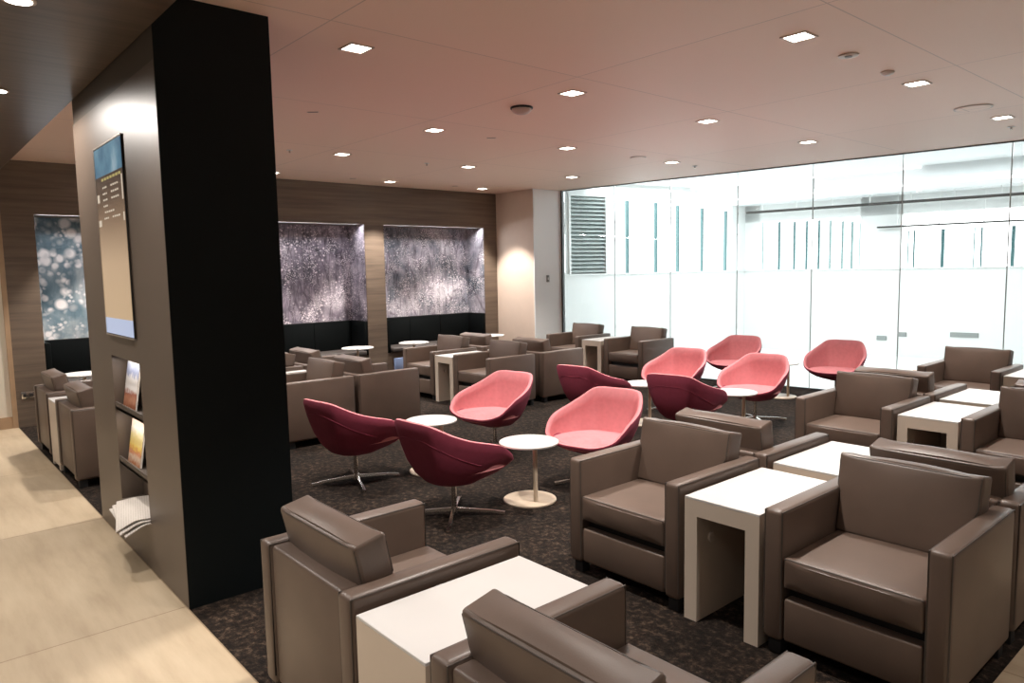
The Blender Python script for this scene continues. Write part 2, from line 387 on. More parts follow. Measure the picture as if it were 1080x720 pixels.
# ceiling of the hall in shallow steps, each running parallel to the glass
f = MB()
for d0, d1, z in ((.03, 2.9, 3.04), (2.9, 3.6, 2.86), (3.6, HD+.3, 2.74)):
    f.poly([gp(-1, z, d0), gp(HS, z, d0), gp(HS, z, d1), gp(-1, z, d1)], .5)
f.poly([gp(-1, ZC, .03), gp(HS, ZC, .03), gp(HS, ZC, .08), gp(-1, ZC, .08)], .6)
struct(f.build('ceiling_hall', M['white_ceiling'], smooth=False))
# low walls, ledge, and piers
f = MB(); slab(f, lp, -.05, 4.28, 0, LED, -.25, 0); slab(f, lp, -.05, 4.28, LED-.02, LED, 0, .03)
slab(f, lp, -.05, .10, LED, 3.2, -.2, 0); slab(f, lp, .90, 1.24, LED, 3.2, -.2, 0); slab(f, lp, 3.9, 4.28, LED, 3.2, -.2, 0); slab(f, lp, -.05, 4.28, 2.84, 3.2, -.2, 0)
struct(f.build('wall_hall_left', M['white_paint'], smooth=False))
f = MB(); slab(f, fp, 1.2, HS, 0, LED, -.25, 0); slab(f, fp, 1.2, HS, LED-.02, LED, 0, .03)
slab(f, fp, 1.2, 1.5, LED, 3.0, -.2, 0); slab(f, fp, 3.3, 3.98, LED, 3.0, -.2, 0); slab(f, fp, 1.2, HS, 2.42, 3.0, -.2, 0)
struct(f.build('wall_hall_far', M['white_paint'], smooth=False))
# daylit glazing
f = MB(); slab(f, lp, 1.24, 3.9, LED, 2.84, -.16, -.14); struct(f.build('window_21', M['daylight'], smooth=False))
f = MB(); slab(f, fp, 1.5, 3.3, LED, 2.42, -.16, -.14); struct(f.build('window_22', M['daylight'], smooth=False))
f = MB(); slab(f, fp, 3.98, HS, LED, 2.42, -.16, -.14); struct(f.build('window_23', M['daylight'], smooth=False))
# glass fins standing on the ledges
fins = [(lp, 1.40, .05, 2.77, .15, 'fin'), (lp, 2.06, .045, 2.755, .12, 'fin'), (lp, 2.58, .04, 2.72, .15, 'fin'), (lp, 3.19, .04, 2.69, .13, 'fin'), (lp, 3.80, .035, 2.65, .15, 'fin'),
        (fp, 1.53, .02, 2.42, .08, 'fin_pale'), (fp, 1.85, .04, 2.41, .12, 'fin'), (fp, 2.135, .035, 2.40, .12, 'fin'), (fp, 2.36, .035, 2.40, .12, 'fin'), (fp, 2.58, .035, 2.40, .12, 'fin'), (fp, 2.78, .035, 2.39, .12, 'fin_pale'),
        (fp, 2.99, .035, 2.36, .12, 'fin_pale'), (fp, 3.15, .04, 2.34, .1, 'fin_pale'), (fp, 3.275, .02, 2.32, .08, 'fin_pale'),
        (fp, 4.045, .02, 2.14, .07, 'fin_pale'), (fp, 4.135, .025, 2.14, .07, 'fin'), (fp, 4.56, .05, 2.14, .1, 'fin'), (fp, 5.00, .02, 2.14, .07, 'fin_pale'), (fp, 5.10, .025, 2.14, .07, 'fin'), (fp, 5.52, .05, 2.14, .1, 'fin')]
for i, (fn, s, w, z1, dep, mt) in enumerate(fins):
    f = MB(); slab(f, fn, s-w/2, s+w/2, LED, z1, -.10, -.10+dep*.4)
    o = f.build('window_fin', M[mt], smooth=False)
    where = 'on the hall left side' if fn is lp else ('in the middle hall window' if s < 3.5 else 'in the right-hand hall window')
    k = sum(1 for q in fins[:i] if q[0] is fn and (q[1] < 3.5) == (s < 3.5))
    ordw = ['first', 'second', 'third', 'fourth', 'fifth', 'sixth', 'seventh', 'eighth', 'ninth'][k]
    tag(o, '%s %s glass fin from the left %s' % (ordw, 'teal' if mt == 'fin' else 'pale', where), 'window fin', 'glass fins in the hall windows')
# louvre panel
t = thing('louvre_panel', lp(.5, LED, 0), 0, 'grey horizontal louvre panel above the white ledge at left end of the glass', 'louvre')
t.rotation_euler = (0, 0, math.atan2(LE.y, LE.x))
# local axes: x along wall, -y into hall
f = MB()
for x0, x1 in ((-.40, -.36), (.36, .40)): f.box(x0, x1, -.03, .10, 0, 1.33)
f.box(-.36, .36, -.03, .10, 1.29, 1.33); f.build('frame', M['white_paint'], t, smooth=False)
f = MB()
for k in range(19):
    z = .03+k*.067; f.poly([(-.36, -.02, z), (.36, -.02, z), (.36, .07, z+.055), (-.36, .07, z+.055)], .012, (0, 0, 1))
f.build('slats', M['louvre'], t, smooth=False)
MB().box(-.36, .36, .09, .10, 0, 1.29).build('backing', M['white_paint'], t, smooth=False)
# strip lights, dark tracks, vents in the hall
f = MB(); f.poly([gp(.3, 3.005, 2.80), gp(4.5, 3.005, 2.80), gp(4.5, 3.005, 2.87), gp(.3, 3.005, 2.87)], .02)
tag(f.build('strip_light', M['strip'], smooth=False), 'upper long white strip light along the hall ceiling beyond glass', 'strip light', 'strip lights in the hall')
f = MB(); f.poly([gp(.9, 2.82, 3.50), gp(HS, 2.82, 3.50), gp(HS, 2.82, 3.57), gp(.9, 2.82, 3.57)], .025)
tag(f.build('strip_light', M['strip'], smooth=False), 'lower long white strip light along the hall ceiling, just above the dark track', 'strip light', 'strip lights in the hall')
for (s0, z, d, h, lab) in ((1.36, 2.57, 3.86, .045, 'long dark lighting track across the upper far hall wall'), (3.6, 2.195, 4.06, .028, 'shorter lower dark lighting track at the right of the far hall')):
    t = thing('light_track', gp(s0, z, d), math.atan2(GE.y, GE.x), lab, 'light track', 'dark tracks in the hall')
    MB().box(0, HS-s0, -.03, .03, 0, h, .004).build('rail', M['beam'], t, smooth=False)
    f = MB()
    for k in range(9): f.box(.3+k*.62, .315+k*.62, -.008, .008, h, 2.74-z)
    f.build('hangers', M['white_paint'], t, smooth=False)
for (s0, s1, z0, lab) in ((4.73, 5.13, .375, 'long grey vent grille low on the hall wall, right of the glass joint'), (3.62, 3.78, .27, 'small grey vent grille low on the hall wall, left of the glass joint'), (3.96, 4.09, .345, 'tiny grey vent grille on the hall wall just right of the glass joint')):
    t = thing('vent_grille', fp(s0, z0, .0), math.atan2(GE.y, GE.x), lab, 'vent', 'vent grilles in the hall')
    w = s1-s0
    MB().box(0, w, -.012, -.001, 0, .075).build('plate', M['grille'], t, smooth=False)
    f = MB()
    for k in range(4): f.box(.008, w-.008, -.016, -.012, .012+k*.016, .018+k*.016)
    f.build('slats', M['louvre'], t, smooth=False)

# ------------------------------------------------------------------ armchairs
def cushion(x0, x1, y0, y1, z0, z1, bev, puff=.012):
    b = bmesh.new(); bmesh.ops.create_cube(b, size=1)
    for v in b.verts: v.co = Vector(((x0+x1)/2+v.co.x*(x1-x0), (y0+y1)/2+v.co.y*(y1-y0), (z0+z1)/2+v.co.z*(z1-z0)))
    bmesh.ops.subdivide_edges(b, edges=b.edges[:], cuts=7, use_grid_fill=True)
    cx, cy, cz = (x0+x1)/2, (y0+y1)/2, (z0+z1)/2; hx, hy, hz = (x1-x0)/2, (y1-y0)/2, (z1-z0)/2
    for v in b.verts:
        u, w, q = (v.co.x-cx)/hx, (v.co.y-cy)/hy, (v.co.z-cz)/hz
        fx = (1-w*w)*(1-q*q) if abs(u) > .99 else 0; fy = (1-u*u)*(1-q*q) if abs(w) > .99 else 0; fz = (1-u*u)*(1-w*w) if abs(q) > .99 else 0
        v.co += Vector((math.copysign(puff*fx*.5, u), math.copysign(puff*fy, w), math.copysign(puff*fz, q)))
    es = [e for e in b.edges if len(e.link_faces) == 2 and e.link_faces[0].normal.angle(e.link_faces[1].normal, 0) > 1.0]
    bmesh.ops.bevel(b, geom=es, offset=bev, segments=3, profile=.5, affect='EDGES')
    return b
def make_armchair(label):
    t = thing('armchair', (0, 0, 0), 0, label, 'armchair', 'boxy taupe leather lounge armchairs')
    lea = M['leather']
    for s in (-1, 1):
        a, b = sorted((s*.350, s*.266))
        arm = MB().box(a, b, -.350, .350, .062, .614, .020, 3).build('arm', lea, t)
        f = MB(); e = .003
        for x in (a+.005, b-.005):
            f.tube([(x, -.344, .10), (x, -.344, .606), (x, .344, .606), (x, .344, .10)], .0035)
        f.build('piping', M['piping'], arm)
    MB().box(-.266, .266, .262, .338, .075, .606, .014, 3).build('back_panel', lea, t)
    f = MB().box(-.262, .262, -.342, -.285, .070, .252, .012, 3).build('front_rail', lea, t)
    MB().box(-.262, .262, -.290, .262, .080, .292, .004).build('seat_deck', M['dark'], t)
    sc = MB().add(cushion(-.263, .263, -.347, .175, .296, .424, .014, .010)).build('seat_cushion', lea, t)
    f = MB()
    f.tube([(-.258, -.342, .418), (.258, -.342, .418)], .0035); f.tube([(-.258, -.342, .303), (.258, -.342, .303)], .0035)
    f.build('piping', M['piping'], sc)
    mt = Matrix.Translation((0, .163, .412)) @ Euler((R(-12), 0, 0)).to_matrix().to_4x4()
    b = cushion(-.278, .278, -.062, .062, .0, .338, .014, .016)
    def shape(v):
        if v.z < .185: v.x *= .95
        elif v.z < .205: v.x *= .95+.05*(v.z-.185)/.02
        k = max(0, abs(v.x)/.278-.72)/.28*max(0, v.z/.338-.75)/.25
        v.z += .012*k*k; v.x *= 1+.018*k*k
        return v
    for v in b.verts: v.co = shape(v.co)
    bc = MB().add(b, mt).build('back_cushion', lea, t)
    f = MB()
    for yy in (.0575, -.0575):
        P = [(-.2735, yy, .17+.0171*q) for q in range(10)]+[(-.2735+.547*q/12, yy, .3338) for q in range(1, 12)]+[(.2735, yy, .3239-.0171*q) for q in range(10)]
        f.tube([mt @ shape(Vector(q)) for q in P], .003)
    f.build('piping', M['piping'], bc)
    for x in (-.305, .305):
        for y in (-.30, .30):
            MB().box(x-.028, x+.028, y-.028, y+.028, 0, .066, .003).build('leg', M['dark'], t)
    return t
# columns of the seating grid
AX, BX = -2.278, -1.158           # left / right chairs of the near blocks
GX, HX = -7.70, -6.59             # left / right chairs of the far blocks
TXN, TXF = -1.714, -7.145         # tables between them
N_, S_ = 0, PI                    # facing -Y / +Y
CH = [
 (AX, 1.345, S_, 'taupe leather armchair seen from behind between the black column and the front white table'),
 (BX, 1.345, S_, 'taupe armchair cut off by the bottom edge, in front of the foreground white table'),
 (AX, 3.005, N_, 'taupe armchair facing the camera, directly left of the open-ended front white table'),
 (BX, 3.005, N_, 'large taupe armchair facing the camera, directly right of the open-ended front white table'),
 (AX, 3.770, S_, 'armchair facing away, back cushion and arm showing behind the left front-facing armchair'),
 (BX, 3.770, S_, 'armchair facing away, long back cushion showing behind the large bottom right armchair'),
 (AX-.035, 5.46, N_, 'taupe armchair facing the camera right of the maroon chairs, left of the third white table'),
 (BX-.045, 5.46, N_, 'taupe armchair at the right edge, facing the camera right of the third white table'),
 (AX-.035, 6.235, S_, 'armchair facing away, a strip of back cushion behind the armchair right of the pink chairs'),
 (BX-.045, 6.235, S_, 'armchair facing away at right edge, mostly hidden behind the chair right of the third table'),
 (AX-.04, 7.83, N_, 'dark taupe armchair facing the camera by the glass wall at far right'),
 (GX+.02, 8.0, N_, 'leftmost small armchair against the glass wall by the white corner'),
 (HX+.09, 8.0, N_, 'small armchair against the glass wall, second from the white corner, behind the pink chairs'),
 (GX, 5.42, N_, 'small armchair facing the camera in front of the right-hand alcove, left of narrow white table'),
 (HX, 5.42, N_, 'small armchair with dark inner arm, right of the narrow white table, behind a pink chair'),
 (GX, 6.245, S_, 'armchair facing away by the right-hand alcove, only its dark cushion showing at back'),
 (HX, 6.245, S_, 'armchair facing away, its grey side beside the maroon chair, between glass and alcove'),
 (GX, 3.03, N_, 'armchair almost hidden by the black column, a sliver of cushion at column edge'),
 (HX, 3.03, N_, 'armchair with broad grey side right beside the black column, cushion facing the camera'),
 (GX, 3.78, S_, 'armchair facing away, cushion in front of the left alcove, right of the column edge'),
 (HX, 3.78, S_, 'armchair facing away with broad grey side, behind the left maroon swivel chair'),
 (GX, 1.345, S_, 'farther of two armchairs seen from behind left of the column, beside the timber wall'),
 (HX, 1.345, S_, 'nearer of two armchairs seen from behind left of the column, at the tile edge'),
]
proto = None
for (x, y, rz, lab) in CH:
    if proto is None: proto = make_armchair(lab); proto.location = (x, y, 0); proto.rotation_euler = (0, 0, rz)
    else: dup(proto, (x, y, 0), rz, lab)

# ------------------------------------------------------------------ waterfall tables between the armchairs
def make_table(label):
    t = thing('side_table', (0, 0, 0), 0, label, 'side table', 'white waterfall tables between the armchairs')
    w, d, h = .185, .33, .573
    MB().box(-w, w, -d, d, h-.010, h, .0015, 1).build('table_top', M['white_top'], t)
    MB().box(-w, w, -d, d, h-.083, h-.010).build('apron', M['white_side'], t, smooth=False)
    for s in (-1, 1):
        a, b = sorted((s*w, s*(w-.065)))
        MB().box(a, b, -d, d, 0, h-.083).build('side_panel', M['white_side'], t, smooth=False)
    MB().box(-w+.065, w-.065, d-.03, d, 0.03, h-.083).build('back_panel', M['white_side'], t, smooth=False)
    g = MB().cyl(0, 0, 0, .010, .024, seg=24, bev=.003); g.cyl(0, 0, .010, .0105, .014, seg=20)
    o = g.build('cable_grommet', M['grommet'], t); o.location = (-w+.065, -.222, .372); o.rotation_euler = (0, PI/2, 0)
    return t
TB = [
 (TXN, 1.330, S_, 'white table in the foreground between the two armchairs seen from behind'),
 (TXN, 2.990, N_, 'white open-ended table with cable grommet between the two front armchairs facing the camera'),
 (TXN-.01, 3.780, S_, 'white table top directly behind the open-ended front table'),
 (TXN-.045, 5.475, N_, 'white table with dark open front between the two armchairs at right middle'),
 (TXN-.055, 6.275, S_, 'white table top just behind the table at right middle'),
 (TXN-.06, 7.85, N_, 'white table at the far right edge beside the armchair by the glass'),
 (TXF+.05, 7.99, N_, 'narrow white table between the two armchairs against the glass wall'),
 (TXF, 5.41, N_, 'narrow white table with grommet in front of the right-hand alcove, between two armchairs'),
 (TXF, 6.25, S_, 'white table mostly hidden between the armchairs facing the right-hand alcove'),
 (TXF, 3.04, N_, 'white table top peeking out at the right edge of the black column'),
 (TXF, 3.79, S_, 'white table hidden between the armchairs facing the left alcove'),
 (TXF, 1.335, S_, 'white table end between the two armchairs left of the column'),
]
proto = None
for (x, y, rz, lab) in TB:
    if proto is None: proto = make_table(lab); proto.location = (x, y, 0); proto.rotation_euler = (0, 0, rz)
    else: dup(proto, (x, y, 0), rz, lab)

# ------------------------------------------------------------------ round pedestal tables (post off centre)
def make_round(label, h=.42, off=.085, r=.207):
    t = thing('round_table', (0, 0, 0), 0, label, 'round table', 'small round white pedestal tables')
    MB().cyl(0, 0, h-.014, h, r, seg=64, bev=.004).build('table_top', M['white_top'], t)
    MB().cyl(off, 0, .012, h-.014, .0155, seg=24).build('post', M['cream_metal'], t)
    MB().cyl(0, 0, 0, .013, .185, seg=64, bev=.004).build('base_plate', M['cream_metal'], t)
    return t
RT = [(-4.745, 3.235, 35, 'round white table between the left maroon chairs and the pink chair behind them'),
      (-3.647, 3.297, -14, 'round white table with full base in view, in front of the large pink chair'),
      (-4.675, 5.833, -5, 'round white table half hidden behind the middle maroon chair and the pink chair'),
      (-3.72, 5.99, 35, 'round white table in front of the right pink chair, behind the rear maroon chair'),
      (-4.44, 8.17, 20, 'round white table beside the farthest right pink chair by the glass')]
proto = None
for (x, y, a, lab) in RT:
    if proto is None: proto = make_round(lab); proto.location = (x, y, 0); proto.rotation_euler = (0, 0, R(a))
    else: dup(proto, (x, y, 0), R(a), lab)
RH = [(-8.5, 4.665, 60, 'round white cafe table in front of the left alcove bench'),
      (-8.5, 5.545, 60, 'round white cafe table in front of the right alcove bench'),
      (-8.5, 1.50, 60, 'round white cafe table left of the column, in front of the blue blossom mural'),
      (-8.5, 6.93, 60, 'round white cafe table mostly hidden at the right end of the right alcove')]
proto = None
for (x, y, a, lab) in RH:
    if proto is None:
        proto = make_round(lab, .625, .0, .21); proto.location = (x, y, 0); proto.rotation_euler = (0, 0, R(a)); proto['group'] = 'round cafe tables by the alcoves'
    else: dup(proto, (x, y, 0), R(a), lab)

# ------------------------------------------------------------------ swivel tub chairs
def catmull(P, n):
    out = []
    k = len(P)
    for i in range(k):
        p0, p1, p2, p3 = (Vector(P[(i+j-1) % k]) for j in range(4))
        for q in range(n):
            t = q/n
            out.append(.5*((2*p1)+(-p0+p2)*t+(2*p0-5*p1+4*p2-p3)*t*t+(-p0+3*p1-3*p2+p3)*t**3))
    return out
def make_tub(label):
    t = thing('tub_chair', (0, 0, 0), 0, label, 'tub chair', 'pink and maroon swivel tub chairs')
    half = [(0, .33, .660), (.13, .328, .660), (.212, .302, .645), (.272, .205, .590), (.312, .09, .545), (.334, -.03, .514), (.335, -.13, .484), (.320, -.215, .434), (.276, -.285, .375), (.15, -.318, .334)]
    loop = half+[(0, -.325, .328)]+[(-x, y, z) for (x, y, z) in half[1:][::-1]]
    rim = catmull(loop, 4); n = len(rim)
    c0 = Vector((0, -.02, 0))
    # outer shell rows from base to rim
    def seatz(y): return .352-.03*(y+.3)
    rows_out, rows_in = [], []
    for q in rim:
        ang = math.atan2(q.x, q.y+.02)
        b = Vector((math.sin(ang)*.10, .01+math.cos(ang)*.11, .226))
        d = Vector((q.x-b.x, q.y-b.y, 0)); L = d.length; H = q.z-b.z
        front = max(0, -math.cos(ang))
        col_ = []
        for k, (u, w) in enumerate([(0, 0), (.28, .055), (.52, .19), (.72, .40), (.86, .63), (.95, .83), (1, .965)]):
            w2 = (0, .24, .44, .63, .80, .90, .965)[k]; wz = w+(w2-w)*front**2
            col_.append(Vector((b.x+d.x*u, b.y+d.y*u, b.z+H*wz)))
        inn = (Vector((q.x, q.y, 0))-c0); Li = inn.length; dn = inn/Li
        col_.append(Vector((q.x, q.y, q.z))-dn*.004+Vector((0, 0, .010)))
        rows_out.append(col_)
        th = .036
        sz = seatz(q.y)
        rin = Vector((q.x, q.y, 0))-dn*th
        # foot of the inner wall on the seat
        fr = .80-.02*front if q.y > -.2 else .93
        back = max(0, math.cos(ang))
        ft = c0+inn*(.80 - .12*back + .12*front); ft.z = min(sz, q.z-.012)
        top = [Vector((q.x, q.y, q.z))-dn*.018+Vector((0, 0, .015)), rin+Vector((0, 0, q.z+.004))]
        mid = []
        for u in (.25, .5, .75, .9):
            a_ = rin+Vector((0, 0, q.z-.005)); p_ = a_.lerp(ft, u**1.7); p_.z = a_.z+(ft.z-a_.z)*u; mid.append(p_)
        rows_in.append((top, mid, ft))
    # outer shell mesh
    b = bmesh.new(); vs = [[b.verts.new(p_) for p_ in c_] for c_ in rows_out]
    m_ = len(vs[0])
    for i in range(n):
        j = (i+1) % n
        for k in range(m_-1): b.faces.new((vs[i][k], vs[j][k], vs[j][k+1], vs[i][k+1]))
    b.faces.new([vs[i][0] for i in range(n)])
    f = MB().add(b); shell = f.build('outer_shell', M['maroon'], t, angle=80)
    # seam across the outer back
    f = MB(); pts = []
    for i in range(n):
        if rim[i].y > -.20 or True:
            pass
    idx = [i for i in range(n) if rim[i].y > -.02]
    k0 = [i for i in idx]
    order = sorted(idx, key=lambda i: math.atan2(rim[i].x, rim[i].y+.02))
    pts = []
    for i in order:
        ang = math.atan2(rim[i].x, rim[i].y+.02); s = abs(ang)/2.0
        c_ = rows_out[i]; u = 4.75-1.9*min(1, max(0, s-.15))
        k = int(u); q = c_[k].lerp(c_[min(k+1, m_-1)], u-k); dn = Vector((q.x, q.y+.02, 0)).normalized()
        pts.append(q+dn*.0002)
    f.tube(pts, .0024); f.build('seam', M['maroon'], shell)
    # inner lining: rolled rim + inner wall
    b = bmesh.new(); lin_ = []
    for i in range(n):
        top, mid, ft = rows_in[i]
        lin_.append([b.verts.new(p_) for p_ in ([rows_out[i][-1]]+top+mid+[ft])])
    m2 = len(lin_[0])
    for i in range(n):
        j = (i+1) % n
        for k in range(m2-1): b.faces.new((lin_[i][k], lin_[j][k], lin_[j][k+1], lin_[i][k+1]))
    MB().add(b).build('inner_lining', M['pink'], t, angle=80)
    # seat pad
    b = bmesh.new(); r1, r2, r3 = [], [], []
    for i in range(n):
        ft = rows_in[i][2]; cc = Vector((0, -.06, 0)); d = Vector((ft.x, ft.y, 0))-cc
        r1.append(b.verts.new(ft-Vector((0, 0, .012)))); r2.append(b.verts.new(cc+d*.985+Vector((0, 0, ft.z+.008)))); r3.append(b.verts.new(cc+d*.90+Vector((0, 0, ft.z+.018))))
    r4 = []
    for i in range(n):
        ft = rows_in[i][2]; cc = Vector((0, -.06, 0)); d = Vector((ft.x, ft.y, 0))-cc
        r4.append(b.verts.new(cc+d*.5+Vector((0, 0, ft.z*.5+.356*.5+.022))))
    ctr = b.verts.new((0, -.06, .378))
    for i in range(n):
        j = (i+1) % n
        for A, B in ((r1, r2), (r2, r3), (r3, r4)): b.faces.new((A[i], A[j], B[j], B[i]))
        b.faces.new((r4[i], r4[j], ctr))
    MB().add(b).build('seat_pad', M['pink'], t, angle=80)
    # swivel column and four-star base
    f = MB().cyl(0, 0, .05, .22, .017, seg=24); f.cyl(0, 0, .02, .06, .026, .019, seg=24); f.cyl(0, 0, .216, .2275, .07, seg=24)
    f.build('swivel_column', M['chrome'], t)
    for k in range(4):
        b = bmesh.new(); a = k*PI/2+PI/4
        sec = [(.012, .016, .030, .052), (.12, .014, .027, .044), (.25, .013, .020, .034), (.335, .016, .006, .022)]
        rings = []
        for (r_, hw, z0, z1) in sec:
            rings.append([b.verts.new((r_, -hw, z0)), b.verts.new((r_, hw, z0)), b.verts.new((r_, hw*.8, z1)), b.verts.new((r_, -hw*.8, z1))])
        for A, B in zip(rings, rings[1:]):
            for q in range(4): b.faces.new((A[q], A[(q+1) % 4], B[(q+1) % 4], B[q]))
        b.faces.new(rings[0]); b.faces.new(rings[-1])
        lg = MB().add(b, Matrix.Rotation(a, 4, 'Z')); lg.cyl(.32*math.cos(a), .32*math.sin(a), 0, .01, .012, seg=12)
        lg.build('leg', M['chrome'], t)
    return t
TUB = [(-4.93, 2.65, 186, 'leftmost maroon swivel chair seen from behind on chrome star base'),
       (-3.765, 2.73, 182, 'nearest maroon swivel chair seen from behind, in front of a round table'),
       (-4.91, 4.03, 12, 'pink tub chair facing the camera at left, behind the left round table'),
       (-3.60, 3.95, 13, 'largest pink tub chair facing the camera, behind the middle armchair'),
       (-4.88, 5.28, 186, 'dark maroon tub chair seen from behind, half hidden behind the largest pink chair'),
       (-4.86, 6.64, 10, 'pink tub chair directly behind the rear maroon chair in the middle'),
       (-3.865, 5.40, 190, 'rear maroon tub chair seen from behind, overlapping the pink chair behind it'),
       (-3.915, 6.69, 9, 'pink tub chair facing the camera, behind the rear round table, right of the maroon one'),
       (-5.18, 8.35, 10, 'rose tub chair against the glass wall behind the right-hand pink chairs'),
       (-3.93, 8.53, 10, 'rose tub chair farthest right, standing alone against the glass wall')]
proto = None
for (x, y, a, lab) in TUB:
    if proto is None: proto = make_tub(lab); proto.location = (x, y, 0); proto.rotation_euler = (0, 0, R(a))
    else: dup(proto, (x, y, 0), R(a), lab)
for c in kids(proto):
    if c.name.startswith('leg'): c.rotation_euler = (0, 0, R(20))

# ------------------------------------------------------------------ alcove benches and murals
BN = ['blue blossom', 'plum meadow', 'grey meadow']
for i, (a, b) in enumerate(BAYS):
    xb = XW-DEPTH; mat = M[['mural_blue', 'mural_plum', 'mural_grey'][i]]
    t = thing('alcove_bench', (xb, (a+b)/2, 0), 0, ['black upholstered alcove bench under the blue blossom mural left of the column', 'black upholstered alcove bench under the plum meadow mural beside the column', 'black upholstered alcove bench under the grey meadow mural near the corner'][i], 'bench', 'black benches in the wall alcoves')
    h = (b-a)/2
    f = MB()
    for k in range(3):
        y0 = -h+.062+k*(2*h-.124)/3; f.box(.002, .075, y0+.002, y0+(2*h-.124)/3-.002, .44, .895, .008)
    f.build('backrest', M['bench'], t)
    for s in (-1, 1):
        y0, y1 = sorted((s*(h-.002), s*(h-.06))); MB().box(.002, DEPTH-.006, y0, y1, .40, .895, .008).build('side_backrest', M['bench'], t)
    MB().box(.02, DEPTH+.06, -h+.062, h-.062, .405, .475, .018, 3).build('seat', M['bench_seat'], t)
    MB().box(.02, DEPTH-.02, -h+.01, h-.01, .0, .40).build('plinth', M['wood_wall'], t, smooth=False)
    t = thing('wall_mural', (xb, (a+b)/2, .9), 0, ['blue-grey mural of white blossoms left of the column', 'plum-toned meadow mural directly right of the black column', 'grey-mauve meadow mural on the right, next to the beige corner'][i], 'mural', 'meadow murals in the wall alcoves')
    MB().box(.001, .006, -h+.002, h-.002, 0, ZA-.9).build('print', mat, t, smooth=False)
    for s in (-1, 1):
        y0, y1 = sorted((s*(h-.001), s*(h-.006))); MB().box(.007, DEPTH-.012, y0, y1, 0, ZA-.9).build('side_print', mat, t, smooth=False)
o = MB().box(-.02, .02, -.08, .08, 0, .36, .003).build('blue_slab', M['blue_slab_color']); o.location = (-8.98, 5.60, 0)  # thin upright pale blue slab
tag(o, 'pale blue upright slab on the carpet in front of the timber post', 'box')

# ------------------------------------------------------------------ display, magazines, newspapers on the column
t = thing('flight_display', (0, TE, 0), 0, 'tall narrow flight information display on the taupe face of the column', 'display')
SX0, SX1, SZ0, SZ1 = -4.80, -4.185, 1.275, 2.335
f = MB().box(SX0, SX1, -.010, -.001, SZ0, SZ1, .001).build('bezel', M['bezel'], t, smooth=False)
f = MB(); f.box(SX0-.005, SX0, -.014, -.001, SZ0, SZ1); f.box(SX0-.005, SX1, -.014, -.001, SZ1, SZ1+.006); f.box(SX0-.005, SX1, -.014, -.001, SZ0-.006, SZ0)
f.build('edge_trim', M['bezel_light'], t, smooth=False)
xa, xb = SX0+.004, SX1-.006
MB().box(xa, xb, -.012, -.010, 2.17, SZ1-.006).build('sky_picture', M['screen_sky'], t, smooth=False)
MB().box(xa, xb, -.012, -.010, 1.372, 2.17).build('picture', M['screen_list_reflection'], t, smooth=False)  # dark list ground above, painted-in beige reflection below
MB().box(xa, xb, -.012, -.010, SZ0+.006, 1.372).build('footer_bar', M['screen_foot'], t, smooth=False)
f = MB()
for k in range(7): f.box(xa+.14+k*.064, xa+.185+k*.064, -.0125, -.012, 2.142, 2.156)
f.build('title_line', M['screen_title'], t, smooth=False)
rnd = random.Random(3)
def text_line(x, z, n, pitch, w):
    f = MB()
    for q in range(n): f.box(x+q*pitch, x+q*pitch+w+.006*rnd.random(), -.0125, -.012, z-.005, z+.0045)
    f.build('text_line', M['screen_text'], t, smooth=False)
for k in range(6):
    z = 2.105-k*.034
    if k == 4: text_line(xa+.17, z, 5, .045, .03); continue
    text_line(xa+.15, z, 3, .036, .022)
    if k != 3: text_line(xa+.34, z, 4, .044, .028)
for (x0, x1, z0, z1) in ((xb-.030, xb-.006, 2.01, 2.14), (xb-.030, xb-.006, 1.90, 1.945), (xa+.01, xa+.075, 1.895, 1.93), (xa+.01, xa+.065, 2.03, 2.075)):
    MB().box(x0, x1, -.0125, -.012, z0, z1).build('status_patch', M['screen_text'], t, smooth=False)
def magazine(x, z, mat, label, h=.275):
    t = thing('magazine', (x, TE+.035, z), 0, label, 'magazine', 'magazines in the column niche'); t.rotation_euler = (R(-9), 0, 0)
    MB().box(0, .262, .001, .011, 0, h).build('pages', M['paper'], t, smooth=False)
    MB().box(-.001, .263, -.0005, .001, 0, h+.001).build('cover', mat, t, smooth=False)
magazine(-4.745, .84, M['cover_city'], 'magazine with blue and red-brown cover on the upper niche shelf', .27)
magazine(-4.725, .51, M['cover_yellow'], 'magazine with yellow and orange cover on the middle niche shelf', .28)
